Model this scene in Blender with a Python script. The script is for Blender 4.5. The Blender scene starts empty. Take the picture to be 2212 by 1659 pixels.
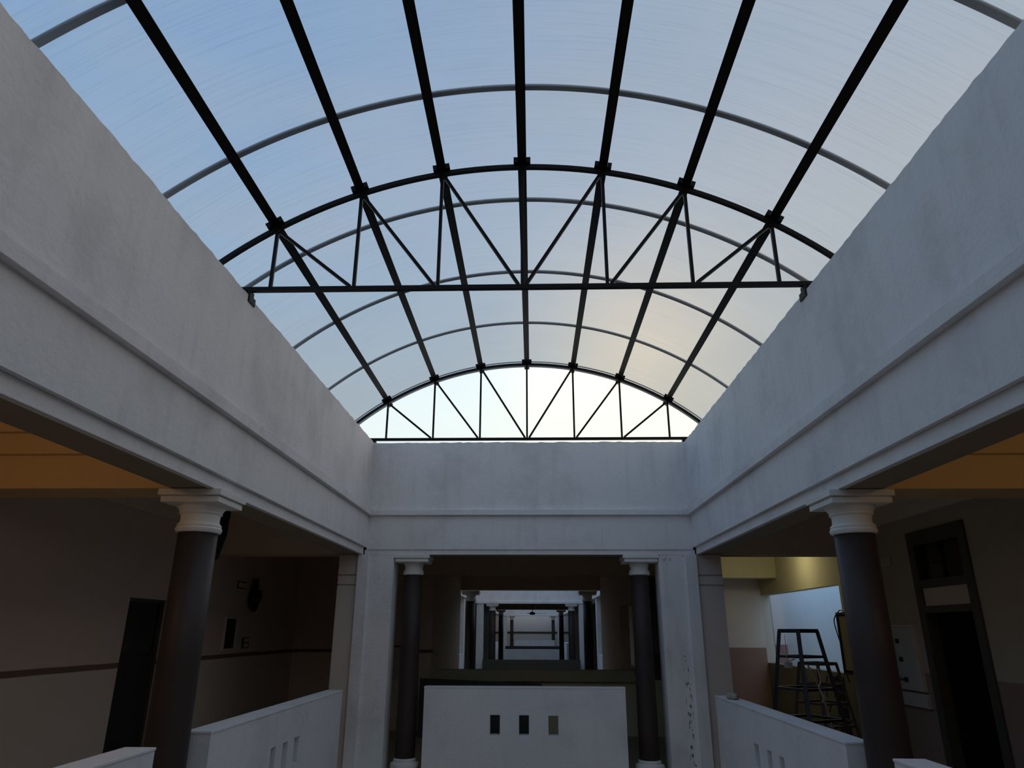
import bpy, bmesh, math, random
from mathutils import Vector, Matrix
random.seed(7)
S = bpy.context.scene
COL = S.collection

# ------------------------------------------------------------------ camera
PITCH, YAW, ROLL, FPX = map(math.radians, (19.5008, 1.7024, 0.1896, 0))
FPX = 1500.0
cd = bpy.data.cameras.new('camera'); cam = bpy.data.objects.new('camera', cd); COL.objects.link(cam)
fw = Vector((-math.sin(YAW)*math.cos(PITCH), math.cos(YAW)*math.cos(PITCH), math.sin(PITCH)))
rt = Vector((math.cos(YAW), math.sin(YAW), 0)); up = rt.cross(fw)
r2 = math.cos(ROLL)*rt + math.sin(ROLL)*up; u2 = -math.sin(ROLL)*rt + math.cos(ROLL)*up
m = Matrix((r2, u2, -fw)).transposed().to_4x4(); m.translation = Vector((0, 0, 1.9))
cam.matrix_world = m
cd.sensor_width = 36.0; cd.lens = 36.0*FPX/2212.0; cd.clip_start = 0.05; cd.clip_end = 500
S.camera = cam
S.view_settings.view_transform = 'Standard'; S.view_settings.look = 'None'
S.view_settings.gamma = 1.0; S.view_settings.use_curve_mapping = False
S.view_settings.exposure = 0.0
S.cycles.max_bounces = 14; S.cycles.diffuse_bounces = 9; S.cycles.transparent_max_bounces = 16

# ------------------------------------------------------------------ world: evening sky, blue on the left, bright haze low ahead
W = bpy.data.worlds.new('sky'); S.world = W; W.use_nodes = True
nt = W.node_tree; nt.nodes.clear()
def N(t, typ, **kw):
    n = t.nodes.new(typ)
    for k, v in kw.items(): setattr(n, k, v)
    return n
def math_node(t, op, a, b=None, c=None, clamp=False):
    n = N(t, 'ShaderNodeMath', operation=op); n.use_clamp = clamp
    for i, v in enumerate((a, b, c)):
        if v is None: continue
        if isinstance(v, (int, float)): n.inputs[i].default_value = v
        else: t.links.new(v, n.inputs[i])
    return n.outputs[0]
def smooth(t, v, lo, hi):
    n = N(t, 'ShaderNodeMapRange', interpolation_type='SMOOTHSTEP')
    t.links.new(v, n.inputs[0]); n.inputs[1].default_value = lo; n.inputs[2].default_value = hi
    return n.outputs[0]
def mixc(t, f, a, b, mode='MIX'):
    n = N(t, 'ShaderNodeMix', data_type='RGBA', blend_type=mode)
    for i, v in ((0, f), (6, a), (7, b)):
        if isinstance(v, (int, float)): n.inputs[i].default_value = v
        elif isinstance(v, tuple): n.inputs[i].default_value = (*v, 1)
        else: t.links.new(v, n.inputs[i])
    return n.outputs[2]
tc = N(nt, 'ShaderNodeTexCoord'); sep = N(nt, 'ShaderNodeSeparateXYZ'); nt.links.new(tc.outputs['Generated'], sep.inputs[0])
sx, sy, sz = sep.outputs
# azimuth blend: left (-x) blue, right (+x) pale
fx = smooth(nt, math_node(nt, 'MULTIPLY_ADD', sy, 0.10, sx), -0.75, 0.5)
base = mixc(nt, fx, (0.47, 0.88, 1.44), (1.0, 1.12, 1.24))
base = mixc(nt, smooth(nt, sz, 0.50, 0.76), base, mixc(nt, 1.0, base, (0.74, 0.83, 0.93), 'MULTIPLY'))   # deeper blue overhead
hz = smooth(nt, sz, 0.62, 0.12)                      # towards the horizon
back = smooth(nt, sy, -0.2, 0.7)
hzf = math_node(nt, 'MULTIPLY', hz, math_node(nt, 'MULTIPLY_ADD', back, 0.75, 0.25))
base = mixc(nt, hzf, base, (1.06, 1.16, 1.06))
# warm evening side of the sky, low on the right
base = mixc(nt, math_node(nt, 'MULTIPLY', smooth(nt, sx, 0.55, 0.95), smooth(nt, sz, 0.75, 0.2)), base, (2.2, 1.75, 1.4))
def glow(dirv, k, colr, src):
    d = Vector(dirv).normalized()
    dp = N(nt, 'ShaderNodeVectorMath', operation='DOT_PRODUCT')
    nt.links.new(tc.outputs['Generated'], dp.inputs[0]); dp.inputs[1].default_value = d
    e = math_node(nt, 'POWER', math_node(nt, 'MAXIMUM', dp.outputs['Value'], 0.0), k)
    return mixc(nt, e, src, tuple(a for a in colr), 'ADD')
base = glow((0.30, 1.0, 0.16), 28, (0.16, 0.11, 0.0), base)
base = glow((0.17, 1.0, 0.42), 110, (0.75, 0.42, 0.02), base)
nz = N(nt, 'ShaderNodeTexNoise'); nz.inputs['Scale'].default_value = 2.6; nz.inputs['Detail'].default_value = 4
mp = N(nt, 'ShaderNodeMapping'); mp.inputs['Scale'].default_value = (1, 1, 3.2)
nt.links.new(tc.outputs['Generated'], mp.inputs[0]); nt.links.new(mp.outputs[0], nz.inputs[0])
cl = smooth(nt, nz.outputs[0], 0.38, 0.66)
base = mixc(nt, math_node(nt, 'MULTIPLY', cl, 0.28), base, (1.0, 1.02, 1.03))
base = mixc(nt, smooth(nt, sz, -0.02, -0.08), base, (.10, .095, .085))   # ground
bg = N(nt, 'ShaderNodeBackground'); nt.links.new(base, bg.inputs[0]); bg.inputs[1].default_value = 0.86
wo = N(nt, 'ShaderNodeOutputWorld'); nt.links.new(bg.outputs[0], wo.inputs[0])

# ------------------------------------------------------------------ materials
def lin(c): return tuple(((v/255)/12.92 if v/255 <= .04045 else ((v/255+.055)/1.055)**2.4) for v in c)
def newmat(name):
    m = bpy.data.materials.new(name); m.use_nodes = True; t = m.node_tree
    return m, t, t.nodes['Principled BSDF']
def plaster(name, c, rough=0.85, var=0.18, bump=0.25, bands=None, streak=0.5, grain=6.0):
    """painted render with blotches, drips and trowel bumps; bands = [(z, colour)] paint changing at a height"""
    m, t, b = newmat(name)
    g = N(t, 'ShaderNodeNewGeometry'); pos = g.outputs['Position']
    colour = c
    if bands:
        s = N(t, 'ShaderNodeSeparateXYZ'); t.links.new(pos, s.inputs[0])
        wob = N(t, 'ShaderNodeTexNoise'); wob.inputs['Scale'].default_value = 1.1; t.links.new(pos, wob.inputs[0])
        zz = math_node(t, 'ADD', s.outputs[2], math_node(t, 'MULTIPLY', wob.outputs[0], 0.02))
        for zb, cb in bands:
            colour = mixc(t, math_node(t, 'LESS_THAN', zz, zb), colour, cb)
    n1 = N(t, 'ShaderNodeTexNoise'); n1.inputs['Scale'].default_value = 1.3; n1.inputs['Detail'].default_value = 7; n1.inputs['Roughness'].default_value = .62
    t.links.new(pos, n1.inputs[0])
    mpn = N(t, 'ShaderNodeMapping'); mpn.inputs['Scale'].default_value = (7, 7, .7); t.links.new(pos, mpn.inputs[0])
    n2 = N(t, 'ShaderNodeTexNoise'); n2.inputs['Scale'].default_value = 1.2; n2.inputs['Detail'].default_value = 5; t.links.new(mpn.outputs[0], n2.inputs[0])
    dark = mixc(t, 1.0, colour, (.62, .62, .62), 'MULTIPLY')
    f1 = math_node(t, 'MULTIPLY', smooth(t, n1.outputs[0], .45, .72), var*1.4)
    f2 = math_node(t, 'MULTIPLY', smooth(t, n2.outputs[0], .5, .75), var*streak)
    o = mixc(t, f1, colour, dark); o = mixc(t, f2, o, dark)
    n3 = N(t, 'ShaderNodeTexNoise'); n3.inputs['Scale'].default_value = 26; n3.inputs['Detail'].default_value = 8; n3.inputs['Roughness'].default_value = .7
    t.links.new(pos, n3.inputs[0])
    o = mixc(t, math_node(t, 'MULTIPLY', smooth(t, n3.outputs[0], .60, .78), var*1.3), o, dark)
    t.links.new(o, b.inputs['Base Color']); b.inputs['Roughness'].default_value = rough
    n4 = N(t, 'ShaderNodeTexNoise'); n4.inputs['Scale'].default_value = grain*3; n4.inputs['Detail'].default_value = 8; n4.inputs['Roughness'].default_value = .6
    t.links.new(pos, n4.inputs[0])
    bp = N(t, 'ShaderNodeBump'); bp.inputs['Strength'].default_value = bump; bp.inputs['Distance'].default_value = .02
    t.links.new(n4.outputs[0], bp.inputs['Height']); t.links.new(bp.outputs[0], b.inputs['Normal'])
    return m
def simple(name, c, rough=.5, metal=0.0, var=.15, scale=8, spec=.5):
    m, t, b = newmat(name)
    g = N(t, 'ShaderNodeTexCoord')
    n = N(t, 'ShaderNodeTexNoise'); n.inputs['Scale'].default_value = scale; n.inputs['Detail'].default_value = 5
    t.links.new(g.outputs['Object'], n.inputs[0])
    o = mixc(t, math_node(t, 'MULTIPLY', smooth(t, n.outputs[0], .4, .7), var*2), c, tuple(v*.6 for v in c))
    t.links.new(o, b.inputs['Base Color']); b.inputs['Roughness'].default_value = rough
    b.inputs['Metallic'].default_value = metal; b.inputs['Specular IOR Level'].default_value = spec
    return m
M = {}
M['white'] = plaster('white_weathered_render', (.78, .76, .76), var=.30, bump=.45, streak=.7)
def stained(name):
    m = plaster(name, (.78, .76, .76), var=.36, bump=.45, streak=.8); t = m.node_tree; b = t.nodes['Principled BSDF']
    src = b.inputs['Base Color'].links[0].from_socket; g = N(t, 'ShaderNodeNewGeometry'); sp = N(t, 'ShaderNodeSeparateXYZ'); t.links.new(g.outputs['Position'], sp.inputs[0])
    mpn = N(t, 'ShaderNodeMapping'); mpn.inputs['Scale'].default_value = (1, 1, .45); t.links.new(g.outputs['Position'], mpn.inputs[0])
    n = N(t, 'ShaderNodeTexNoise'); n.inputs['Scale'].default_value = 24; n.inputs['Detail'].default_value = 4; t.links.new(mpn.outputs[0], n.inputs[0])
    c = math_node(t, 'SUBTRACT', sp.outputs[0], 2.24); w = smooth(t, math_node(t, 'ABSOLUTE', c), .06, .02)      # a line of flaked marks low down
    lo = math_node(t, 'MULTIPLY', w, smooth(t, sp.outputs[2], 1.75, 1.6))
    hi = smooth(t, sp.outputs[2], 2.88, 2.98)                                                                    # grime under the beam end
    k = math_node(t, 'MAXIMUM', lo, hi)
    f = math_node(t, 'MULTIPLY', smooth(t, n.outputs[0], .56, .62), k)
    t.links.new(mixc(t, f, src, (.12, .115, .11)), b.inputs['Base Color']); return m
M['stained'] = stained('white_render_with_dark_flakes')
M['parapet'] = plaster('greyish_parapet_render', (.74, .74, .76), var=.26, bump=.35)
M['cap'] = plaster('white_moulding_paint', (.72, .70, .66), var=.06, bump=.05)
M['cream'] = plaster('cream_interior_paint', (.62, .50, .38), var=.08, bump=.08)
M['beige'] = plaster('beige_pier_paint', (.60, .52, .475), var=.08, bump=.08)
M['ceil'] = plaster('ceiling_paint', (.66, .54, .40), var=.06, bump=.04)
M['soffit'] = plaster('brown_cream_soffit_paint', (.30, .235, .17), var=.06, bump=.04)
M['yellow'] = plaster('pale_yellow_paint', (.56, .52, .34), var=.05, bump=.04)
M['openwall'] = plaster('pale_yellow_wall_with_olive_dado', (.56, .52, .34), var=.05, bump=.04, bands=[(1.2, (.20, .185, .135))])
M['ochre'] = plaster('yellow_beam_paint', (.62, .43, .20), var=.05, bump=.04)
M['leftwall'] = plaster('cream_wall_with_brown_stripe', (.60, .48, .40), var=.08, bump=.08,
                        bands=[(1.525, (.17, .105, .08)), (1.462, (.62, .53, .44))])
M['rightwall'] = plaster('cream_wall_with_brown_dado', (.42, .36, .27), var=.08, bump=.08, bands=[(1.408, (.27, .185, .155))])
M['pinkwall'] = plaster('pale_wall_with_pink_dado', (.82, .74, .71), var=.06, bump=.06, bands=[(1.5, (.36, .23, .21))])
M['olive'] = plaster('olive_paint', (.66, .61, .42), var=.1, bump=.08)
M['darkolive'] = plaster('dull_olive_paint', (.40, .36, .24), var=.1, bump=.08)
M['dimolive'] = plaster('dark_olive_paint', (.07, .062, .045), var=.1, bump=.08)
M['lobbyfloor'] = plaster('olive_cement_floor', (.34, .29, .18), var=.2, bump=.08)
M['ext'] = plaster('pale_blue_outer_wall', (.80, .86, .90), var=.08, bump=.2)
M['floor'] = plaster('grey_cement_floor', (.30, .285, .26), var=.25, bump=.1)
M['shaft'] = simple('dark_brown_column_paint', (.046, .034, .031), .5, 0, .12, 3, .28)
M['steel'] = simple('black_painted_steel', (.0075, .0055, .005), .40, 0, .2, 12, .14)
M['black'] = simple('black_void_paint', (.006, .006, .006), .8)
M['frame'] = simple('dark_grey_door_frame', (.06, .055, .045), .55)
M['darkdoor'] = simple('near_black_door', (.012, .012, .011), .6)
M['cable'] = simple('black_cable', (.006, .006, .007), .5)
M['board'] = plaster('dark_grey_board', (.07, .07, .073), var=.5, bump=.5)
M['box'] = simple('light_grey_enamel', (.42, .42, .38), .5, 0, .08)
M['stand'] = simple('black_angle_iron', (.012, .015, .02), .45)
M['stand2'] = simple('grey_brown_angle_iron', (.10, .085, .075), .6)
M['rag'] = simple('pale_rope_fibre', (.42, .38, .32), .9)
M['pipe'] = simple('grey_brown_pipe', (.27, .23, .20), .6)
M['glassdark'] = simple('dark_glass', (.01, .011, .012), .12, 0, .1, 4, .5)
M['lampm'], t_, b_ = newmat('lit_lamp'); b_.inputs['Emission Color'].default_value = (1, .82, .5, 1); b_.inputs['Emission Strength'].default_value = 3
# corrugated translucent roof sheet: partly clear, partly scattering, faint combing lines across
def sheet():
    m = bpy.data.materials.new('translucent_roof_sheet'); m.use_nodes = True; t = m.node_tree; t.nodes.clear()
    g = N(t, 'ShaderNodeNewGeometry')
    mpn = N(t, 'ShaderNodeMapping'); mpn.inputs['Scale'].default_value = (.5, 40, .5); t.links.new(g.outputs['Position'], mpn.inputs[0])
    n = N(t, 'ShaderNodeTexNoise'); n.inputs['Scale'].default_value = 1.6; n.inputs['Detail'].default_value = 5; n.inputs['Roughness'].default_value = .7
    t.links.new(mpn.outputs[0], n.inputs[0])
    sp = N(t, 'ShaderNodeTexNoise'); sp.inputs['Scale'].default_value = 1.0; sp.inputs['Detail'].default_value = 3; t.links.new(g.outputs['Position'], sp.inputs[0])
    f = math_node(t, 'MULTIPLY', smooth(t, n.outputs[0], .46, .68), .27)
    f = math_node(t, 'MULTIPLY_ADD', smooth(t, sp.outputs[0], .35, .7), .07, f)
    ctr = mixc(t, f, (.36, .365, .375), (.20, .205, .21))
    tr = N(t, 'ShaderNodeBsdfTransparent'); t.links.new(ctr, tr.inputs[0])
    tl = N(t, 'ShaderNodeBsdfTranslucent'); tl.inputs[0].default_value = (.155, .155, .155, 1)
    a = N(t, 'ShaderNodeAddShader'); t.links.new(tr.outputs[0], a.inputs[0]); t.links.new(tl.outputs[0], a.inputs[1])
    o = N(t, 'ShaderNodeOutputMaterial'); t.links.new(a.outputs[0], o.inputs[0])
    return m
M['sheet'] = sheet()
def strip():
    m = bpy.data.materials.new('grey_joint_strip'); m.use_nodes = True; t = m.node_tree; t.nodes.clear()
    tr = N(t, 'ShaderNodeBsdfTransparent'); tr.inputs[0].default_value = (.30, .30, .30, 1)
    d = N(t, 'ShaderNodeBsdfDiffuse'); d.inputs[0].default_value = (.38, .39, .40, 1)
    mx = N(t, 'ShaderNodeMixShader'); mx.inputs[0].default_value = .5
    a = N(t, 'ShaderNodeOutputMaterial')
    t.links.new(tr.outputs[0], mx.inputs[1]); t.links.new(d.outputs[0], mx.inputs[2]); t.links.new(mx.outputs[0], a.inputs[0])
    return m
M['strip'] = strip()

# ------------------------------------------------------------------ mesh helpers
def link(name, bm, mat, parent=None, smoothf=False):
    bmesh.ops.recalc_face_normals(bm, faces=bm.faces[:])
    me = bpy.data.meshes.new(name); bm.to_mesh(me); bm.free()
    if smoothf:
        for p in me.polygons: p.use_smooth = True
    me.materials.append(M[mat]); o = bpy.data.objects.new(name, me); COL.objects.link(o)
    if parent: o.parent = parent
    return o
def flat_by_angle(o, deg=35):
    me = o.data
    for p in me.polygons: p.use_smooth = True
    try: me.set_sharp_from_angle(angle=math.radians(deg))
    except Exception: pass
    return o
def box(bm, a, b, bev=0.0):
    x0, y0, z0 = a; x1, y1, z1 = b
    vs = [bm.verts.new(p) for p in ((x0,y0,z0),(x1,y0,z0),(x1,y1,z0),(x0,y1,z0),(x0,y0,z1),(x1,y0,z1),(x1,y1,z1),(x0,y1,z1))]
    fs = [bm.faces.new([vs[i] for i in f]) for f in ((3,2,1,0),(4,5,6,7),(0,1,5,4),(1,2,6,5),(2,3,7,6),(3,0,4,7))]
    if bev:
        es = list({e for f in fs for e in f.edges})
        bmesh.ops.bevel(bm, geom=es, offset=bev, segments=2, affect='EDGES', profile=.6)
    return vs
def boxes(name, lst, mat, parent=None, bev=0.0):
    bm = bmesh.new()
    for a, b in lst: box(bm, a, b, bev)
    return link(name, bm, mat, parent)
def beam(bm, p, q, w, h=None, upv=(0, 0, 1)):
    """rectangular bar from p to q"""
    p = Vector(p); q = Vector(q); h = h or w; d = (q-p).normalized(); s = d.cross(Vector(upv))
    if s.length < 1e-4: s = d.cross(Vector((0, 1, 0)))
    s.normalize(); u = s.cross(d)
    ring = [(s*a*w/2 + u*b*h/2) for a, b in ((-1,-1),(1,-1),(1,1),(-1,1))]
    A = [bm.verts.new(p+r) for r in ring]; B = [bm.verts.new(q+r) for r in ring]
    bm.faces.new(A[::-1]); bm.faces.new(B)
    for i in range(4): bm.faces.new((A[i], A[(i+1) % 4], B[(i+1) % 4], B[i]))
def tube(bm, pts, r, seg=6):
    pts = [Vector(p) for p in pts]; rings = []
    for i, p in enumerate(pts):
        d = (pts[min(i+1, len(pts)-1)] - pts[max(i-1, 0)]).normalized()
        s = d.cross(Vector((.31, .2, .93))).normalized(); u = s.cross(d)
        rings.append([bm.verts.new(p + r*(math.cos(2*math.pi*k/seg)*s + math.sin(2*math.pi*k/seg)*u)) for k in range(seg)])
    for a, b in zip(rings, rings[1:]):
        for k in range(seg): bm.faces.new((a[k], a[(k+1) % seg], b[(k+1) % seg], b[k]))
    bm.faces.new(rings[0][::-1]); bm.faces.new(rings[-1])
def lathe(bm, prof, seg=40):
    rings = [[bm.verts.new((r*math.cos(2*math.pi*k/seg), r*math.sin(2*math.pi*k/seg), z)) for k in range(seg)] for r, z in prof]
    for a, b in zip(rings, rings[1:]):
        for k in range(seg): bm.faces.new((a[k], a[(k+1) % seg], b[(k+1) % seg], b[k]))
    bm.faces.new(rings[0][::-1]); bm.faces.new(rings[-1])
def spline(cps, n=8):
    P = [Vector(c) for c in cps]; P = [P[0]] + P + [P[-1]]; out = []
    for i in range(1, len(P)-2):
        for k in range(n):
            t = k/n; a, b, c, d = P[i-1:i+3]
            out.append(.5*((2*b)+(c-a)*t+(2*a-5*b+4*c-d)*t*t+(3*b-a-3*c+d)*t**3))
    out.append(P[-2]); return out
def holed_wall(bm, axis, u0, u1, z0, z1, t0, t1, holes):
    """wall running along u (x or y) with through-holes (ua,ub,za,zb); t0..t1 its thickness"""
    us = sorted({u0, u1, *[h[0] for h in holes], *[h[1] for h in holes]}); zs = sorted({z0, z1, *[h[2] for h in holes], *[h[3] for h in holes]})
    def P(u, t, z): return (u, t, z) if axis == 'x' else (t, u, z)
    V = {}
    def v(i, j, k):
        if (i, j, k) not in V: V[i, j, k] = bm.verts.new(P(us[i], (t0, t1)[k], zs[j]))
        return V[i, j, k]
    def solid(i, j):
        if i < 0 or j < 0 or i >= len(us)-1 or j >= len(zs)-1: return False
        cu = (us[i]+us[i+1])/2; cz = (zs[j]+zs[j+1])/2
        return not any(h[0] < cu < h[1] and h[2] < cz < h[3] for h in holes)
    for i in range(len(us)-1):
        for j in range(len(zs)-1):
            if not solid(i, j): continue
            for k in (0, 1): bm.faces.new((v(i,j,k), v(i+1,j,k), v(i+1,j+1,k), v(i,j+1,k)))
            if not solid(i-1, j): bm.faces.new((v(i,j,0), v(i,j,1), v(i,j+1,1), v(i,j+1,0)))
            if not solid(i+1, j): bm.faces.new((v(i+1,j,0), v(i+1,j,1), v(i+1,j+1,1), v(i+1,j+1,0)))
            if not solid(i, j-1): bm.faces.new((v(i,j,0), v(i,j,1), v(i+1,j,1), v(i+1,j,0)))
            if not solid(i, j+1): bm.faces.new((v(i,j+1,0), v(i,j+1,1), v(i+1,j+1,1), v(i+1,j+1,0)))
def tag(o, label=None, cat=None, group=None, kind=None):
    if label: o['label'] = label
    if cat: o['category'] = cat
    if group: o['group'] = group
    if kind: o['kind'] = kind
    return o
def struct(o): o['kind'] = 'structure'; return o
def root(name, loc=(0, 0, 0)):
    o = bpy.data.objects.new(name, None); o.empty_display_size = .2; o.location = loc; COL.objects.link(o); return o
def children(o): return [c for c in bpy.data.objects if c.parent == o]
def copy_tree(o, parent=None):
    kids = children(o); c = o.copy(); COL.objects.link(c); c.parent = parent
    for k in kids: copy_tree(k, c)
    return c

# ------------------------------------------------------------------ setting: atrium shell
XL, XR, YF = -2.59, 2.47, 11.0          # faces of the void
ZB, ZT, CZ = 3.0, 4.79, 3.66            # beam underside, wall top, gallery ceiling
BW = 0.42                               # beam width
def ragged_top(bm, ztop, amp=.012):
    for v in bm.verts:
        if abs(v.co.z-ztop) < 1e-4: v.co.z += random.uniform(-amp, amp*.5)
def long_wall(name, x0, x1, y0, y1, z0, z1, mat='white', n=None, axis='y', ragged=True):
    """wall box split along its length so its top can be uneven"""
    bm = bmesh.new(); L = (y1-y0) if axis == 'y' else (x1-x0); n = n or int(L/.07)
    rings = []
    for i in range(n+1):
        t = i/n
        if axis == 'y': q = [(x0, y0+t*L, z0), (x1, y0+t*L, z0), (x1, y0+t*L, z1), (x0, y0+t*L, z1)]
        else: q = [(x0+t*L, y0, z0), (x0+t*L, y1, z0), (x0+t*L, y1, z1), (x0+t*L, y0, z1)]
        dz = random.uniform(-.010, .005) if ragged else 0
        rings.append([bm.verts.new((a, b, c + (dz if k > 1 else 0))) for k, (a, b, c) in enumerate(q)])
    for a, b in zip(rings, rings[1:]):
        for k in range(4): bm.faces.new((a[k], a[(k+1) % 4], b[(k+1) % 4], b[k]))
    bm.faces.new(rings[0]); bm.faces.new(rings[-1][::-1])
    return struct(link(name, bm, mat))
Y0 = -1.2                                # near end of the void, behind the camera
tr_n = [0]
def trim(lst, mat='white', bev=.004):
    tr_n[0] += 1; return struct(boxes('trim_%d' % tr_n[0], lst, mat, None, bev))
P_ = .06                                # projection of the two mouldings
long_wall('wall_left', XL-BW, XL, Y0, YF+BW, ZB+.11, ZT)
long_wall('wall_right', XR, XR+BW, Y0, YF+BW, ZB+.11, ZT)
long_wall('wall_far', XL, XR, YF, YF+BW, ZB+.075, ZT, axis='x')
long_wall('wall_near', XL, XR, Y0-BW, Y0, ZB+.11, ZT, axis='x')
trim([((XL-.001, Y0, 3.595), (XL+P_, YF, 3.70))])
trim([((XR-P_, Y0, 3.595), (XR+.001, YF, 3.70))])
trim([((XL+P_, YF-P_, 3.60), (XR-P_, YF+.001, 3.685))])
# bottom fascias with white inner edge, cream soffits behind
trim([((XL-.10, Y0, ZB), (XL-.045, YF, ZB+.109))])
trim([((XR+.045, Y0, ZB), (XR+.10, YF, ZB+.109))])
trim([((XL-.03, YF+.02, ZB), (XR+.03, YF+.08, ZB+.074))])
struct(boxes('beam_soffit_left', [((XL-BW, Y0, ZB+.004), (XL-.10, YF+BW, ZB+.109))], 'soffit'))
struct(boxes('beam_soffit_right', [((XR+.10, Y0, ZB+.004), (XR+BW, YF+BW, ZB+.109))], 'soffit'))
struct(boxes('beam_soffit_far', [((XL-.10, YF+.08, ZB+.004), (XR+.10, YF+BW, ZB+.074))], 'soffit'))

# ------------------------------------------------------------------ setting: galleries either side, lobby and corridor ahead
WX = 6.0
WG = 5.0
struct(boxes('ceiling', [((-WX, -4, CZ), (XL-BW, 68, CZ+.15))], 'ceil'))
struct(boxes('ceiling', [((XR+BW, -4, CZ), (WX, 68, CZ+.15))], 'ceil'))
struct(boxes('ceiling', [((XL-BW, YF+BW, CZ), (XR+BW, 21.1, CZ+.15))], 'ceil'))
struct(boxes('ceiling', [((XL-BW, 32.8, CZ), (XR+BW, 41.9, CZ+.15))], 'ceil'))
struct(boxes('ceiling', [((-WX, -4, CZ), (WX, Y0-BW, CZ+.15))], 'ceil'))
struct(boxes('floor', [((-WX, -4, -.2), (XL-.25, 68, 0))], 'floor'))
struct(boxes('floor', [((XR+.25, -4, -.2), (WX, 68, 0))], 'floor'))
struct(boxes('floor', [((XL-.25, YF+.02, -.2), (XR+.25, 15.3, 0))], 'lobbyfloor'))
struct(boxes('floor', [((XL-.25, 15.3, -.2), (XR+.25, 68, 0))], 'floor'))
struct(boxes('floor', [((XL-.25, -4, -.2), (XR+.25, 1.4, 0))], 'floor'))
struct(boxes('floor', [((-WX, -4, -3.9), (WX, 12, -3.7))], 'floor'))
struct(boxes('wall_rear', [((-WX, -4.2, -3.8), (WX, -4, CZ+.15))], 'cream'))
# left gallery wall with its doorway
bm = bmesh.new(); holed_wall(bm, 'y', -4, 15.3, 0, CZ, -WG-.22, -WG, [(8.88, 9.80, .01, 2.266)])
struct(link('wall_left_gallery', bm, 'leftwall'))
struct(boxes('wall_left_gallery_end', [((-WG, 15.3, 0), (-2.1, 15.5, CZ))], 'leftwall'))
# right gallery wall: doorway and the wide opening to the light well outside
bm = bmesh.new(); holed_wall(bm, 'y', -4, 11.42, 0, CZ, WG, WG+.22, [(8.33, 9.52, .01, 3.11)])
struct(link('wall_right_gallery', bm, 'rightwall'))
bm = bmesh.new(); holed_wall(bm, 'y', 11.42, 19.3, 0, CZ, WX, WX+.22, [(14.35, 19.3, 1.13, 2.77)])
struct(link('wall_right_opening', bm, 'openwall'))
struct(boxes('wall_right_return', [((WG+.22, 11.22, 0), (WX+.22, 11.42, CZ))], 'openwall'))
struct(boxes('wall_right_beyond', [((WX, 19.3, 0), (WX+.22, 21.5, CZ))], 'cap'))
struct(boxes('wall_right_gallery_end', [((XR+BW, 19.3, 0), (WX, 19.5, CZ))], 'pinkwall'))
struct(boxes('wall_outside', [((8.0, 8, -3.8), (8.2, 26, 5.4))], 'ext'))
struct(boxes('wall_outside_end', [((6.22, 23.6, -3.8), (8.0, 23.8, 5.0))], 'pinkwall'))
# rooms behind the two side doorways
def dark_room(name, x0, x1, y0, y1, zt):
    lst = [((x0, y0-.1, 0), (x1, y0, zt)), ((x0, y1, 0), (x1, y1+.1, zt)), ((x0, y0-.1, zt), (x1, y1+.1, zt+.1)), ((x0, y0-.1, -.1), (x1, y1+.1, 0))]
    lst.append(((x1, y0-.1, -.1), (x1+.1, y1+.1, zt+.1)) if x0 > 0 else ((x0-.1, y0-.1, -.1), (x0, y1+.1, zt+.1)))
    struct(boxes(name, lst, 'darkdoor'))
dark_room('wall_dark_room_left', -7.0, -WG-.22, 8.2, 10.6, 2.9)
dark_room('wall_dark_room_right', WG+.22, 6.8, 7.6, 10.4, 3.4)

# cross beams of the galleries, with stepped coving on the side towards the lamp
def cross_beam(x0, x1, y0, y1, mat, cove=True):
    o = struct(boxes('ceiling_beam', [((x0, y0, ZB+.005), (x1, y1, CZ))], mat))
    if cove:
        trim([((x0, y0-.05, 3.29), (x1, y0, 3.47)), ((x0, y0-.11, 3.47), (x1, y0, CZ))], mat)
cross_beam(-WG, XL-BW, 5.66, 6.10, 'ochre')
cross_beam(XR+BW, WG, 5.76, 6.20, 'ochre')
cross_beam(-WG, XL-BW, 11.0, 11.42, 'cream', False)
cross_beam(XR+BW, WG, 11.0, 11.42, 'cream', False)
struct(boxes('ceiling_beam', [((XR+BW, 17.9, 3.13), (WX, 18.3, CZ))], 'yellow'))
trim([((WG-.06, 6.2, 3.32), (WG, 11.0, 3.48)), ((WG-.12, 6.2, 3.48), (WG, 11.0, CZ))], 'ceil'); trim([((-WG, 6.1, 3.32), (-WG+.06, 11.0, 3.48)), ((-WG, 6.1, 3.48), (-WG+.12, 11.0, CZ))], 'ceil')
cross_beam(-WG, XL-BW, .1, .5, 'ochre', False); cross_beam(XR+BW, WG, .1, .5, 'ochre', False)
# lobby and corridor ahead
struct(boxes('ceiling_beam', [((XL-BW, 14.9, 2.97), (XR+BW, 15.3, CZ))], 'cream'))
struct(boxes('wall_corridor_left', [((-2.3, 15.5, 0), (-2.1, 21.1, CZ))], 'cream'))
struct(boxes('wall_corridor_right', [((1.95, 16.5, 0), (2.15, 21.1, CZ)), ((1.95, 15.1, 2.4), (2.15, 16.5, CZ))], 'cream'))
struct(boxes('wall_lobby_right', [((2.89, 11.42, 0), (2.99, 19.3, CZ))], 'rightwall'))
struct(boxes('ceiling_beam', [((XL-BW, 21.1, ZB), (XR+BW, 21.5, CZ+.8))], 'cream'))

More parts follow.
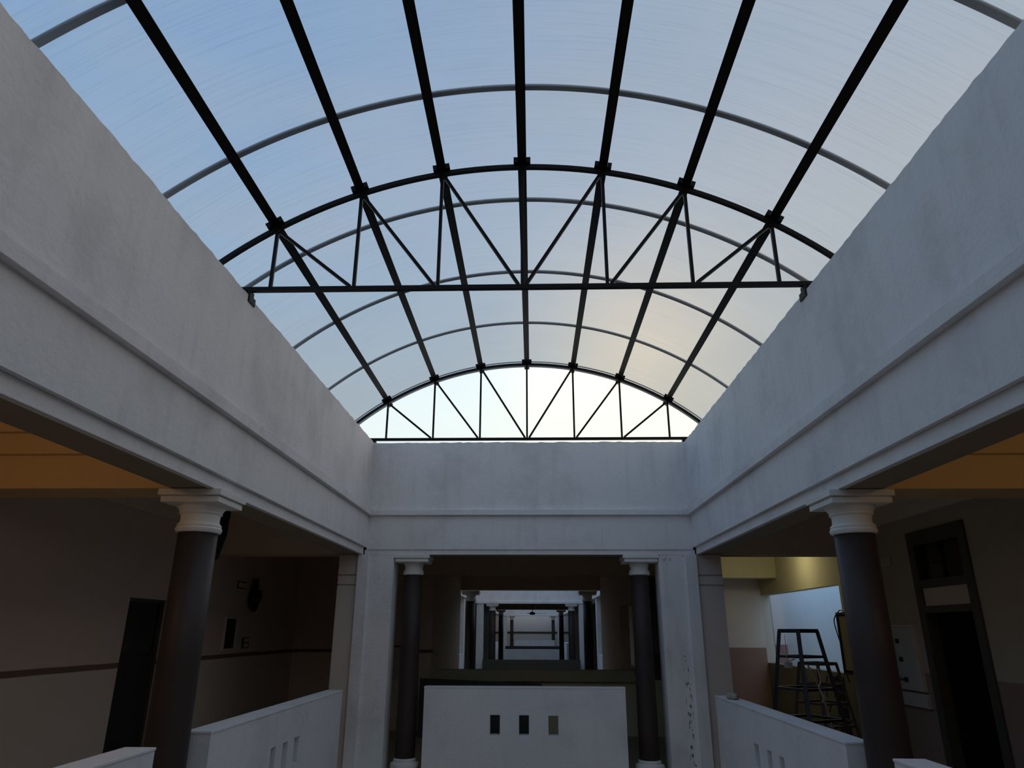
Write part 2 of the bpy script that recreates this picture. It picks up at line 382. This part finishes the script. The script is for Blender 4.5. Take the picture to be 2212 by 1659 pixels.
# ------------------------------------------------------------------ columns
def make_column(r, zs, half, label, bs=1.52):
    rt_ = root('column'); tag(rt_, label, 'column')
    k = r/.16
    bm = bmesh.new(); lathe(bm, [(r*1.06, .13), (r*1.05, .6), (r*1.02, 1.6), (r, zs+.01)], 48)
    link('shaft', bm, 'shaft', rt_, True)
    bm = bmesh.new()
    prof = [(r*.98, zs-.015), (r*1.10, zs-.01), (r*1.16, zs+.004), (r*1.18, zs+.02), (r*1.13, zs+.032), (r*1.10, zs+.036),
            (r*1.14, zs+.044), (r*1.08, zs+.062), (r*1.0, zs+.072), (r*.985, zs+.10), (r*1.0, zs+.135), (r*1.08, zs+.142),
            (r*1.10, zs+.150), (r*1.07, zs+.158), (r*1.11, zs+.170), (r*1.20, zs+.190), (r*1.27, zs+.212), (r*1.31, 2.893)]
    prof = [(a, b if b <= zs+.05 else zs+.05+(b-zs-.05)*(2.893-zs-.05)/(.165+.0001) if b < 2.89 else b) for a, b in prof]
    lathe(bm, prof, 48); flat_by_angle(link('capital', bm, 'cap', rt_), 40)
    bm = bmesh.new(); box(bm, (-half+.02, -half+.02, 2.892), (half-.02, half-.02, 2.937), .004)
    box(bm, (-half+.03, -half+.03, 2.937), (half-.03, half-.03, 2.947)); box(bm, (-half, -half, 2.947), (half, half, 2.999), .004)
    link('abacus', bm, 'cap', rt_)
    bm = bmesh.new(); lathe(bm, [(r*bs*.85, 0), (r*bs*.97, .02), (r*bs, .05), (r*bs*.96, .085), (r*1.2, .10), (r*1.15, .115), (r*1.2, .13), (r*1.06, .15)], 40)
    flat_by_angle(link('base', bm, 'cap', rt_), 40)
    return rt_
c1 = make_column(.158, 2.675, .265, 'large dark brown column with white capital at the left side of the skylit void', 1.26); c1.location = (-2.835, 5.90, 0)
c2 = copy_tree(c1); c2.location = (2.70, 6.0, 0); c2['label'] = 'large dark brown column with white capital at the right side of the skylit void'
f1 = make_column(.138, 2.72, .275, 'dark brown column left of the white parapet with three square holes'); f1.location = (-1.875, 11.265, 0)
f2 = copy_tree(f1); f2.location = (1.665, 11.265, 0); f2['label'] = 'dark brown column right of the white parapet with three square holes'

# ------------------------------------------------------------------ corner piers
def pier(side):
    s = -1 if side == 'left' else 1
    r_ = root('pillar', (0, 0, 0))
    tag(r_, 'pillar at the far %s corner of the void, white front and beige side with two grooves' % side, 'pillar')
    if s < 0: w0, w1, s0, s1, b0, b1 = -2.535, -2.15, -2.70, -2.535, -3.0, -2.70
    else: w0, w1, s0, s1, b0, b1 = 1.93, 2.335, 2.335, 2.50, 2.50, 2.88
    boxes('white_face', [((w0, YF+.005, 0), (w1, YF+BW-.01, 2.996))], 'white' if s < 0 else 'stained', r_)
    boxes('corner_strip', [((s0, YF-.05 , 0), (s1, YF+BW-.01, 2.996))], 'white', r_)
    zs = [0, 2.545, 2.69, 2.996]
    boxes('beige_face', [((b0, YF, zs[i] + (.010 if i else 0)), (b1, YF+BW-.01, zs[i+1]-(.010 if i < 2 else 0))) for i in range(3)] +
          [((b0+.01, YF+.03, 0), (b1, YF+BW-.02, 2.99))], 'beige', r_)
    return r_
pier('left'); pier('right')

# ------------------------------------------------------------------ parapets round the void
def parapet(name_label, axis, u0, u1, t0, t1, ztop, holes, cat='parapet', mat='parapet', cap=True):
    r_ = root('parapet'); tag(r_, name_label, cat)
    bm = bmesh.new(); holed_wall(bm, axis, u0, u1, 0.0, ztop-.02, t0, t1, holes); link('wall', bm, mat, r_)
    if cap:
        bm = bmesh.new()
        c = .006
        if axis == 'y': box(bm, (t0-c, u0-c, ztop-.02), (t1+c, u1+c, ztop), .005)
        else: box(bm, (u0-c, t0-c, ztop-.02), (u1+c, t1+c, ztop), .005)
        link('coping', bm, mat, r_)
    return r_
parapet('white parapet beyond the left column, running to the far left pillar', 'y', 6.12, 10.2, XL-.21, XL, 1.125,
        [(7.58, 7.73, .53, .79), (7.93, 8.09, .53, .79), (8.30, 8.46, .53, .79)])
parapet('white parapet beyond the right column, a crumpled rag on its far end', 'y', 6.22, 10.4, XR, XR+.21, 1.07,
        [(7.78, 7.92, .47, .715), (8.17, 8.32, .47, .715), (8.60, 8.77, .47, .715)])
parapet('white parapet end in front of the left column, at the bottom edge', 'y', 1.6, 5.24, XL-.21, XL, 1.135, [(3.2, 3.36, .5, .76), (3.6, 3.76, .5, .76)])
parapet('white parapet end in front of the right column, at the bottom edge', 'y', 1.6, 5.43, XR, XR+.21, 1.075, [(3.2, 3.36, .5, .72), (3.6, 3.76, .5, .72)])
parapet('broad white parapet straight ahead with three square holes', 'x', -1.60, 1.335, 11.05, 11.24, 1.115,
        [(-.632, -.487, .475, .74), (-.212, -.068, .475, .74), (.212, .355, .475, .735)])
parapet('near parapet below the camera', 'x', XL, XR, 1.38, 1.58, 0.35, []) if False else None
# rag on the right parapet
bm = bmesh.new(); bmesh.ops.create_icosphere(bm, subdivisions=3, radius=1)
for v in bm.verts:
    n = math.sin(v.co.x*7+1)*math.cos(v.co.y*6)*.25 + random.uniform(-.06, .06)
    v.co = Vector((v.co.x*.07*(1+n), v.co.y*.13*(1+n), max(v.co.z, -.5)*.045*(1+n)+.022))
o = link('rag', bm, 'rag', None, True); o.location = (2.56, 9.85, 1.081); tag(o, 'small crumpled pale rag lying on the right parapet', 'rag')

# dark board and low olive wall behind the central parapet
r_ = root('low_wall', (0, 0, 0)); tag(r_, 'low olive wall with a darker projecting top band, beyond the central parapet', 'wall')
boxes('wall', [((-1.95, 14.72, 0), (2.6, 14.9, .98))], 'olive', r_)
boxes('top_band', [((-1.98, 14.58, .96), (1.95, 14.92, 1.165))], 'darkolive', r_, .006)
bm = bmesh.new(); vs = box(bm, (-2.17, 14.36, 0), (.16, 14.44, 1.02)); vs[5].co.z = vs[6].co.z = .935
o = link('board', bm, 'board'); tag(o, 'dark grey board with a sloping top behind the central parapet', 'board')

# ------------------------------------------------------------------ roof: trusses, purlins, sheets
XC, SP, ZC, R = -.078, .778, 4.86, 4.45
ZA = ZC + 1.311 - R
def arc_pt(x, y, rad): return Vector((XC+x, y, ZA + math.sqrt(max(rad*rad - x*x, 0))))
def arc_ang(a, y, rad): return Vector((XC+rad*math.sin(a), y, ZA + rad*math.cos(a)))
def make_truss(y, label):
    r_ = root('roof_truss', (XC, y, ZC)); tag(r_, label, 'truss')
    def lk(name, bm, mat='steel'):
        for v in bm.verts: v.co -= Vector((XC, y, ZC))
        return link(name, bm, mat, r_)
    bm = bmesh.new(); beam(bm, (XC-3.13, y, ZC), (XC+3.13, y, ZC), .045, .042); lk('bottom_chord', bm)
    # arched top chord
    bm = bmesh.new(); amax = math.asin(3.13/R); n = 60; rings = []
    for i in range(n+1):
        a = -amax+2*amax*i/n
        rings.append([bm.verts.new(arc_ang(a, y+dy, R+dr)) for dy, dr in ((-.022, -.02), (.022, -.02), (.022, .02), (-.022, .02))])
    for A, B in zip(rings, rings[1:]):
        for k in range(4): bm.faces.new((A[k], A[(k+1) % 4], B[(k+1) % 4], B[k]))
    bm.faces.new(rings[0]); bm.faces.new(rings[-1][::-1]); lk('top_chord', bm)
    top = [arc_pt((i-3)*SP, y, R-.02) for i in range(7)]; bot = [Vector((XC+(i-3)*SP, y, ZC+.02)) for i in range(7)]
    for i in range(7):
        bm = bmesh.new(); beam(bm, bot[i], top[i], .03, .03, (0, 1, 0)); lk('post', bm)
    for i, j in ((0, 1), (1, 2), (2, 3), (6, 5), (5, 4), (4, 3)):
        off = .035 if j > i else -.035
        bm = bmesh.new(); beam(bm, top[i]+Vector((off*.6, 0, -.01)), bot[j]-Vector((off, 0, -.005)), .03, .03, (0, 1, 0)); lk('diagonal', bm)
    for i in range(7):
        x = (i-3)*SP; a = math.asin(x/R); bm = bmesh.new()
        T = Vector((math.cos(a), 0, -math.sin(a))); U = Vector((math.sin(a), 0, math.cos(a))); c = arc_ang(a, y, R+.02)
        for wa, wb, h0, h1, dd in ((-.08, .08, 0, .009, .055), (-.082, -.0425, .009, .056, .055), (.0425, .082, .009, .056, .055)):
            vs = box(bm, (wa, -dd, h0), (wb, dd, h1))
            for v in vs: v.co = c + T*v.co.x + Vector((0, v.co.y, 0)) + U*v.co.z
        lk('cleat', bm)
    for x0, x1 in ((XL-.28, XL-.02), (XR+.02, XR+.28)):
        bm = bmesh.new(); box(bm, (x0, y-.05, ZT-.004), (x1, y+.05, ZC-.02)); box(bm, (x0, y-.11, ZT-.006), (x1, y+.11, ZT+.006)); e = x1 if x0 < 0 else x0; s_ = 1 if x0 < 0 else -1; box(bm, (min(e, e+s_*.035), y-.03, ZT-.04), (max(e, e+s_*.035), y+.05, ZC-.02)); box(bm, (min(e+s_*.02, e+s_*.034), y-.04, ZT-.06), (max(e+s_*.02, e+s_*.034), y+.10, ZT+.01)); lk('bearing_plate', bm)
    return r_
t1 = make_truss(5.70, 'nearer arched black steel truss under the skylight, crossing mid frame')
t2 = copy_tree(t1); t2.location = (XC, 11.07, ZC); t2['label'] = 'farther arched black steel truss standing over the far wall, open sky behind it'
t3 = copy_tree(t1); t3.location = (XC, .38, ZC); t3['label'] = 'arched black steel truss overhead, nearest the camera'
RP = R+.02+.010+.046
names = ['leftmost black roof purlin', 'second black roof purlin from the left', 'third black roof purlin from the left', 'middle black roof purlin at the crown of the vault',
         'third black roof purlin from the right', 'second black roof purlin from the right', 'rightmost black roof purlin']
def purlin_mesh():
    bm = bmesh.new(); beam(bm, (0, Y0-.3, 0), (0, 11.40, 0), .084, .09)
    bmesh.ops.bevel(bm, geom=bm.edges[:], offset=.008, segments=2, affect='EDGES')
    return bm
p0 = None
for i in range(7):
    a = math.asin((i-3)*SP/R)
    if p0 is None: o = p0 = link('purlin', purlin_mesh(), 'steel')
    else: o = p0.copy(); COL.objects.link(o)
    c = arc_ang(a, 0, RP); o.location = c; o.rotation_euler = (0, a, 0)
    tag(o, names[i] + ', running lengthwise under the sheets', 'purlin', 'lengthwise black purlins')
RS = RP+.045+.020
amax = math.asin(3.3/RS)
SEAMS = [-1.70, -.07, 1.57, 3.21, 4.79, 6.45, 8.06, 9.66, 11.30, 11.54]
plab = ['sheet overhead behind the camera', 'sheet right above the camera', 'sheet entering at the top of the frame', 'sheet at the top of the frame before the near truss',
        'sheet passing over the near truss', 'sheet just beyond the near truss', 'second sheet before the far truss', 'last full sheet, ending over the far truss', 'narrow end sheet overhanging the far truss']
for k, (ya, yb) in enumerate(zip(SEAMS, SEAMS[1:])):
    bm = bmesh.new(); n = 72; rows = []
    for i in range(n+1):
        a = -amax+2*amax*i/n; rows.append([bm.verts.new(arc_ang(a, ya+(yb-ya)*j/4, RS)) for j in range(5)])
    for A, B in zip(rows, rows[1:]):
        for j in range(4): bm.faces.new((A[j], B[j], B[j+1], A[j+1]))
    o = link('roof_sheet', bm, 'sheet', None, True)
    tag(o, 'curved translucent roof ' + plab[k], 'roof sheet', 'translucent roof sheets')
slab = {1: 'above the camera', 2: 'behind the top edge', 3: 'cutting the upper frame corners', 4: 'between frame top and near truss', 5: 'first one beyond the near truss',
        6: 'second one beyond the near truss', 7: 'third one beyond the near truss', 8: 'just over the far truss', 9: 'edging the overhang past the far truss'}
for k in range(1, 10):
    bm = bmesh.new(); n = 72; rings = []; y = SEAMS[k]; hw, ht = (.026, .012) if k < 8 else (.008, .008)
    for i in range(n+1):
        a = -amax+2*amax*i/n
        rings.append([bm.verts.new(arc_ang(a, y+dy, RS+dr)) for dy, dr in ((-hw, -ht), (hw, -ht), (hw, ht), (-hw, ht))])
    for A, B in zip(rings, rings[1:]):
        for q in range(4): bm.faces.new((A[q], A[(q+1) % 4], B[(q+1) % 4], B[q]))
    bm.faces.new(rings[0]); bm.faces.new(rings[-1][::-1])
    o = link('joint_strip', bm, 'strip'); tag(o, 'thin grey curved joint strip between roof sheets, ' + slab[k], 'joint strip', 'grey strips where roof sheets meet')

# ------------------------------------------------------------------ left gallery fittings
r_ = struct(root('door_1', (-WG, 9.34, 0)))
boxes('door_frame', [((-.12, -.46, 0), (-.02, -.425, 2.265)), ((-.12, .425, 0), (-.02, .46, 2.265)), ((-.12, -.425, 2.225), (-.02, .425, 2.265))], 'frame', r_)
boxes('door_leaf', [((-.10, -.42, .01), (-.05, .42, 1.62))], 'darkdoor', r_)
boxes('upper_pane', [((-.09, -.42, 1.62), (-.06, .42, 2.22))], 'glassdark', r_)
# recess box
r_ = root('recess_box', (-WG, 12.06, 1.60)); tag(r_, 'narrow recessed box with dark inside on the left wall, beside the column', 'wall box')
boxes('frame', [((0, -.30, 0), (.03, -.27, .46)), ((0, .15, -.03), (.03, .27, .49)), ((0, -.30, -.03), (.03, .15, 0)), ((0, -.30, .46), (.03, .15, .49))], 'beige', r_)
boxes('interior', [((.001, -.27, 0), (.010, .15, .46))], 'black', r_)
boxes('breaker', [((.010, -.16, .05+k*.10), (.026, .06, .10+k*.10)) for k in range(4)], 'darkdoor', r_)
r_ = root('switch_plate', (-WG, 12.72, 1.585)); tag(r_, 'double switch plate on the left wall above the brown stripe', 'switch')
boxes('plate', [((0, -.15, 0), (.012, .15, .18))], 'frame', r_, .003)
for k in range(2): boxes('rocker', [((.012, -.07, .02+.083*k), (.024, .10, .08+.083*k))], 'cream', r_, .003)
r_ = root('outlet_plate', (-WG, 12.25, 2.55)); tag(r_, 'small empty square outlet on the left wall beside the hanging cable coil', 'outlet')
boxes('frame', [((0, -.18, 0), (.015, .18, .02)), ((0, -.18, .10), (.015, .18, .12)), ((0, -.18, .02), (.015, -.155, .10))], 'frame', r_)
boxes('face', [((.0, -.15, .02), (.006, .17, .10))], 'beige', r_)
def coil(name, loc, h, wid, label, loops=9, r=.012):
    """bundle of cable hanging on a wall: thick gathered part with loose loops below"""
    bm = bmesh.new(); rr = random.Random(loops)
    for k in range(loops):
        w = wid*rr.uniform(.25, 1); z1 = -h*rr.uniform(.6, 1); dx = rr.uniform(0, .06); dy = rr.uniform(-.03, .03)
        tube(bm, spline([(dx, dy, 0), (dx+.01, dy-w*.15, -h*.3), (dx, dy-w*.5, z1*.8), (dx+.02, dy-w*.2, z1), (dx+.03, dy+w*.5, z1*.85),
                         (dx+.02, dy+w*.75, z1*.6), (dx, dy+w*.3, -h*.3), (dx, dy+.02, 0)]), r, 6)
    o = link(name, bm, 'cable', None, True); o.location = loc; tag(o, label, 'cable'); return o
coil('cable_coil', (-WG+.05, 12.68, 2.74), .56, .28, 'black cable bundle hanging on the left gallery wall above the switch plate', 26, .014)
coil('cable_coil', (-3.62, 8.0, 3.62), 1.0, .16, 'loose black cable loops hanging from the ceiling beside the left column capital', 12, .014)

# ------------------------------------------------------------------ right gallery fittings
r_ = struct(root('door_2', (WG, 8.925, 0)))
boxes('door_frame', [((-.03, -.65, 0), (.12, -.51, 3.125)), ((-.03, .49, 0), (.12, .64, 3.125)), ((-.03, -.51, 2.95), (.12, .49, 3.125)), ((-.03, -.51, 2.117), (.12, .49, 2.20)),
                     ((-.03, -.51, 2.417), (.12, .49, 2.517))], 'frame', r_, .005)
boxes('transom_panel', [((.0, -.51, 2.20), (.04, .49, 2.417))], 'cream', r_)
boxes('transom_pane', [((.05, -.51, 2.517), (.06, .49, 2.95))], 'glassdark', r_)
boxes('transom_bar', [((.02, -.01, 2.517), (.049, .015, 2.95)), ((.02, -.51, 2.715), (.049, .49, 2.735))], 'darkdoor', r_)
boxes('door_leaf', [((.14, .50, .02), (1.0, .53, 2.11))], 'darkdoor', r_)
boxes('door_handle', [((.75, .46, 1.0), (.79, .50, 1.18))], 'frame', r_)
r_ = root('distribution_board', (WG, 10.09, 1.085)); tag(r_, 'pale grey distribution board with three square cut-outs and a loose wire, right wall', 'electrical panel')
boxes('cover', [((-.05, -.33, .085), (0, .37, .875))], 'box', r_, .006)
boxes('cover_frame', [((-.056, -.35, .875), (0, .37, .895)), ((-.056, -.35, .085), (0, -.33, .875))], 'beige', r_)
boxes('bottom_box', [((-.06, -.42, -.105), (0, .37, .06))], 'box', r_, .006)
for k, (yy, zz) in enumerate(((.13, .69), (.10, .46), (.05, .21))): boxes('cut_out', [((-.054, yy-.05, zz-.03), (-.049, yy+.05, zz+.03))], 'black', r_)
bm = bmesh.new(); tube(bm, spline([(-.06, .30, .62), (-.09, .28, .42), (-.10, .17, .25), (-.055, .06, .21)]), .006); tube(bm, spline([(-.06, .32, .58), (-.11, .30, .38), (-.10, .22, .23), (-.055, .08, .20)]), .006)
link('wire', bm, 'cable', r_, True)
r_ = boxes('cover_plate', [((WG-.02, 10.1, 2.76), (WG, 10.36, 2.9))], 'box', None, .005); tag(r_, 'pale blank square plate high on the right wall, above the distribution board', 'wall plate')
r_ = root('meter_panel', (WG, 7.125, 1.50)); tag(r_, 'shallow pale panel on the right wall at the right edge of the frame', 'electrical panel')
boxes('panel', [((-.03, -.30, 0), (0, .235, .52))], 'box', r_, .006)
boxes('panel_door', [((-.04, -.27, .04), (-.03, .205, .48))], 'box', r_, .003)
r_ = root('wall_panel', (-2.72, 15.3, 0)); tag(r_, 'pale tall panel on the back wall left of the central columns', 'wall panel')
boxes('panel', [((-.16, -.04, .95), (.06, 0, 1.56))], 'box', r_); boxes('top_strip', [((-.17, -.05, 1.56), (.07, 0, 1.59))], 'frame', r_)
# cabinet by the opening and the cables that fall from it
cab = r_ = root('wall_cabinet', (WX, 13.72, 1.15)); tag(r_, 'tall open-edged cabinet on the wall beside the bright opening, right of the stands', 'cabinet')
boxes('frame', [((-.25, .32, 0), (-.0, .36, 1.08)), ((-.25, -.5, 1.04), (0, .36, 1.08)), ((-.25, -.5, 0), (0, .36, .04)), ((-.25, -.5, 0), (0, -.46, 1.08))], 'stand', r_)
boxes('door', [((-.23, -.44, .07), (-.20, .30, 1.01))], 'darkolive', r_)
boxes('back', [((-.19, -.46, .04), (-.02, .32, 1.04))], 'black', r_)
r_ = root('cable_bundle', (5.66, 14.2, 0)); tag(r_, 'bundle of vertical dark pipes and cables clipped below the wall cabinet', 'cables')
bm = bmesh.new()
for k in range(7):
    y = .10-.07*k; tube(bm, spline([(.02*math.sin(k), y, .0), (.03*math.sin(k*2), y+.02*math.cos(k), .5), (-.02*math.cos(k), y, 1.0), (.02, y*.6, 1.12)], 6), .022, 6)
link('conduits', bm, 'stand2', r_, True)
bm = bmesh.new()
for z in (.25, .42, .62, .86, 1.0): beam(bm, (-.05, .14, z), (-.05, -.46+.1*math.sin(z*9), z-.02), .02, .035)
link('clips', bm, 'stand2', r_)
bm = bmesh.new()
tube(bm, spline([(-.1, .2, 1.1), (-.1, .34, .8), (-.1, .2, .6), (-.1, .36, .4), (-.1, .1, .2)]), .010)
link('loose_cable', bm, 'cable', r_, True)
bm = bmesh.new(); tube(bm, spline([(0, 0, 2.26), (.0, .12, 2.27), (-.02, .36, 2.12), (0, .38, 1.9), (0, .22, 1.6), (0, .08, 1.48), (0, .26, 1.3), (0, .12, 1.0)]), .011)
o = link('loose_cable', bm, 'cable', cab, True); o.location = (-.10, .41, -1.15)
# trestle stands: four flared legs, square top, rungs
def stand(cx, cy, top, half_t, half_b, rungs, mat, label, rot, w=.03):
    r_ = root('trestle_stand', (cx, cy, 0)); r_.rotation_euler = (0, 0, rot); tag(r_, label, 'stand')
    sg = [(-1, -1), (1, -1), (1, 1), (-1, 1)]
    H = lambda z: half_b+(half_t-half_b)*z/top
    for a, b in sg:
        bm = bmesh.new(); beam(bm, (a*half_b, b*half_b, 0), (a*half_t, b*half_t, top), w, w); link('leg', bm, mat, r_)
    bm = bmesh.new()
    for i in range(4):
        a, b = sg[i], sg[(i+1) % 4]; beam(bm, (a[0]*half_t, a[1]*half_t, top), (b[0]*half_t, b[1]*half_t, top), w, w)
    link('top_frame', bm, mat, r_)
    for z in rungs:
        h = H(z); bm = bmesh.new()
        for i in (0, 1, 2, 3):
            a, b = sg[i], sg[(i+1) % 4]; beam(bm, (a[0]*h, a[1]*h, z), (b[0]*h, b[1]*h, z), w*.6, w*.65)
        link('rung', bm, mat, r_)
    return r_
stand(3.66, 10.3, 1.90, .172, .40, (1.57, 1.17, .80, .4), 'stand', 'tall black angle-iron stand behind the right parapet', math.radians(45-19), .05)
stand(4.45, 11.85, 1.42, .19, .37, (1.12, .86, .55), 'stand2', 'shorter grey-brown stand behind the tall black one', math.radians(45-20), .045)
bm = bmesh.new(); tube(bm, spline([(3.74, 9.98, 1.44), (3.76, 9.97, 1.3), (3.72, 9.96, 1.2), (3.77, 9.96, 1.1), (3.74, 9.97, 1.02)]), .012)
o = link('rope', bm, 'rag', None, True); tag(o, 'short pale strip of rope hanging from a rung of the black stand', 'rope')
bm = bmesh.new(); tube(bm, spline([(4.15, 11.45, 1.42), (4.22, 11.3, 1.1), (4.30, 11.25, .7), (4.36, 11.2, .0)]), .014)
o = link('rope', bm, 'rag', None, True); tag(o, 'long pale rope trailing down from the grey-brown stand to the floor', 'rope')
bm = bmesh.new(); box(bm, (3.40, 10.15, 1.43), (3.48, 10.25, 1.50)); beam(bm, (3.42, 10.2, 1.5), (3.53, 10.2, 1.54), .03, .01); beam(bm, (3.43, 10.2, 1.5), (3.44, 10.2, 1.85), .006)
o = link('wire_connector', bm, 'rag'); tag(o, 'small white connector tied to the left leg of the black stand', 'connector')
# pipe outside the opening
bm = bmesh.new(); tube(bm, [(7.3, 22.9, -3), (7.3, 22.9, 5)], .10, 16)
o = link('drain_pipe', bm, 'pipe', None, True); tag(o, 'thick grey-brown drain pipe outside the right opening', 'pipe')
# gallery ceiling lamps; the warm near pair is unseen, added to light the beams
def lamp(loc, size, power, colr, label):
    r_ = root('ceiling_lamp', loc); tag(r_, label, 'lamp')
    boxes('housing', [((-size[0]/2, -size[1]/2, -.03), (size[0]/2, size[1]/2, 0))], 'box', r_)
    boxes('tube', [((-size[0]/2+.02, -size[1]/2+.02, -.06), (size[0]/2-.02, size[1]/2-.02, -.03))], 'lampm', r_)
    l = bpy.data.lights.new('lamp_light', 'POINT'); l.energy = power; l.color = colr; l.shadow_soft_size = .12
    lo = bpy.data.objects.new('lamp_light', l); COL.objects.link(lo); lo.parent = r_; lo.location = (0, 0, -.22)
lamp((5.2, 15.9, CZ), (.12, .6, 0), 13, (1, .93, .62), 'tube lamp on the right gallery ceiling above the bright opening')
lamp((-4.3, 3.0, CZ), (.12, .6, 0), 13, (1, .66, .36), 'unseen added warm lamp on the left gallery ceiling near the camera')
lamp((4.3, 3.0, CZ), (.12, .6, 0), 12, (1, .66, .36), 'unseen added warm lamp on the right gallery ceiling near the camera')

# ------------------------------------------------------------------ the next two skylit voids seen through the openings
def next_void(ya, yb, tagw, xl, xr, cols):
    long_wall('wall_left_'+tagw, xl-.4, xl, ya, yb+.4, ZB+.1, ZT, n=4, ragged=False)
    long_wall('wall_right_'+tagw, xr, xr+.4, ya, yb+.4, ZB+.1, ZT, n=4, ragged=False)
    long_wall('wall_far_'+tagw, xl, xr, yb, yb+.4, ZB+.1, ZT, axis='x', n=4, ragged=False)
    trim([((xl-.4, ya, ZB), (xl+P_, yb, ZB+.1))]); trim([((xr-P_, ya, ZB), (xr+.4, yb, ZB+.1))])
    trim([((xl, yb-P_, ZB), (xr, yb+.4, ZB+.1))]); trim([((xl, ya, 3.59), (xl+P_, yb, 3.7))]); trim([((xr-P_, ya, 3.59), (xr, yb, 3.7))])
    for (x, y, lb) in cols:
        c = copy_tree(f1); c.location = (x, y, 0); c['label'] = lb
def side_pillar(x0, x1, y, label):
    o = boxes('pillar', [((x0, y, 0), (x1, y+.4, 2.998))], 'white'); tag(o, label, 'pillar')
next_void(21.5, 32.3, 'second_void', -2.5, 2.3,
          [(-1.86, 21.78, 'dark column at the left of the second opening ahead'), (1.63, 21.78, 'dark column at the right of the second opening ahead'),
           (-1.80, 32.55, 'left column at the far side of the second void'), (1.70, 32.55, 'right column at the far side of the second void')])
side_pillar(-2.5, -2.19, 32.3, 'slim white pillar at the left far corner of the second void')
side_pillar(2.02, 2.3, 32.3, 'slim white pillar at the right far corner of the second void')
side_pillar(-2.95, -2.5, 26.5, 'pale side pillar, left edge of the second void'); side_pillar(2.3, 2.75, 26.5, 'pale side pillar, right edge of the second void')
parapet('white side parapet of the second void, left', 'y', 22.3, 26.4, -2.7, -2.5, 1.1, [])
parapet('white side parapet of the second void, right', 'y', 22.3, 26.4, 2.3, 2.5, 1.1, [])
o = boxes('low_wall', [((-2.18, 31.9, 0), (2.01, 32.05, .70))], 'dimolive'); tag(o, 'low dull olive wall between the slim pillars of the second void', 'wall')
next_void(42.3, 62.0, 'third_void', -2.6, 2.4,
          [(-1.86, 42.6, 'dark column at the left of the third opening ahead'), (1.63, 42.6, 'dark column at the right of the third opening ahead'),
           (-1.80, 62.3, 'left column at the farthest beam'), (1.70, 62.3, 'right column at the farthest beam')])
side_pillar(-2.6, -2.2, 62.0, 'white pillar at the left end of the farthest beam'); side_pillar(2.05, 2.4, 62.0, 'white pillar at the right end of the farthest beam')
parapet('white parapet across the near side of the third void', 'x', -2.22, 1.93, 46.0, 46.2, .77, [])
parapet('short white side parapet left of the third void', 'y', 44.6, 49, -2.50, -2.28, 1.15, []); parapet('short white side parapet right of the third void', 'y', 44.6, 49, 2.02, 2.22, 1.15, [])
struct(boxes('ceiling_beam', [((-3, 41.9, ZB), (3, 42.3, CZ+.6))], 'cream'))
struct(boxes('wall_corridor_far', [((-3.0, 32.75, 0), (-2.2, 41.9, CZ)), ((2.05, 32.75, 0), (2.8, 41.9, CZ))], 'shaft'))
struct(boxes('wall_end', [((-6.2, 68, 0), (6.2, 68.3, 5.5))], 'beige'))
struct(boxes('ceiling', [((-6, 62.4, CZ), (6, 65.6, CZ+.15))], 'ceil'))  # unseen cover added to dim the end wall, cut short to admit some sky
trim([((-6, 67.95, 1.62), (6, 68.0, 1.75))], 'shaft')
parapet('smallest white parapet at the end of the view', 'x', -1.5, 1.75, 60.0, 60.2, 1.12, [])
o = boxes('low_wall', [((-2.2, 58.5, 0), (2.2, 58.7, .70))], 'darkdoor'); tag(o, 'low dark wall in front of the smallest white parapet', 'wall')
for ya, yb, lb in ((21.0, 32.9, 'second'), (41.8, 62.6, 'third')):
    bm = bmesh.new(); rows = []
    for i in range(41):
        a = -amax+2*amax*i/40; rows.append([bm.verts.new(arc_ang(a, ya+(yb-ya)*j/4, RS)) for j in range(5)])
    for A, B in zip(rows, rows[1:]):
        for j in range(4): bm.faces.new((A[j], B[j], B[j+1], A[j+1]))
    tag(link('roof_sheet', bm, 'sheet', None, True), 'curved translucent roof over the %s void ahead, hidden behind its beams' % lb, 'roof sheet')
# ceiling fan in the passage between the second and third void
r_ = root('ceiling_fan', (-.03, 38.0, 2.70)); tag(r_, 'dark ceiling fan hanging in the passage beyond the second void', 'fan')
bm = bmesh.new(); lathe(bm, [(.04, -.06), (.13, -.05), (.15, 0), (.12, .06), (.04, .09)], 24); link('motor', bm, 'cable', r_, True)
bm = bmesh.new(); tube(bm, [(0, 0, .08), (0, 0, .955)], .02, 8); link('rod', bm, 'cable', r_)
for k in range(3):
    bm = bmesh.new(); a = math.radians(8+120*k); d = Vector((math.cos(a), math.sin(a), .03))
    beam(bm, d*.1, d*.52, .13, .012); link('blade', bm, 'cable', r_)
# open sky above the side slabs: roof slab edges keep daylight out of the galleries
struct(boxes('wall_back_passage_left', [((-6, 19, 0), (-5.8, 68, CZ))], 'cream')); struct(boxes('wall_back_passage_right', [((5.8, 21.5, 0), (6, 68, CZ))], 'cream'))
bpy.context.view_layer.update()
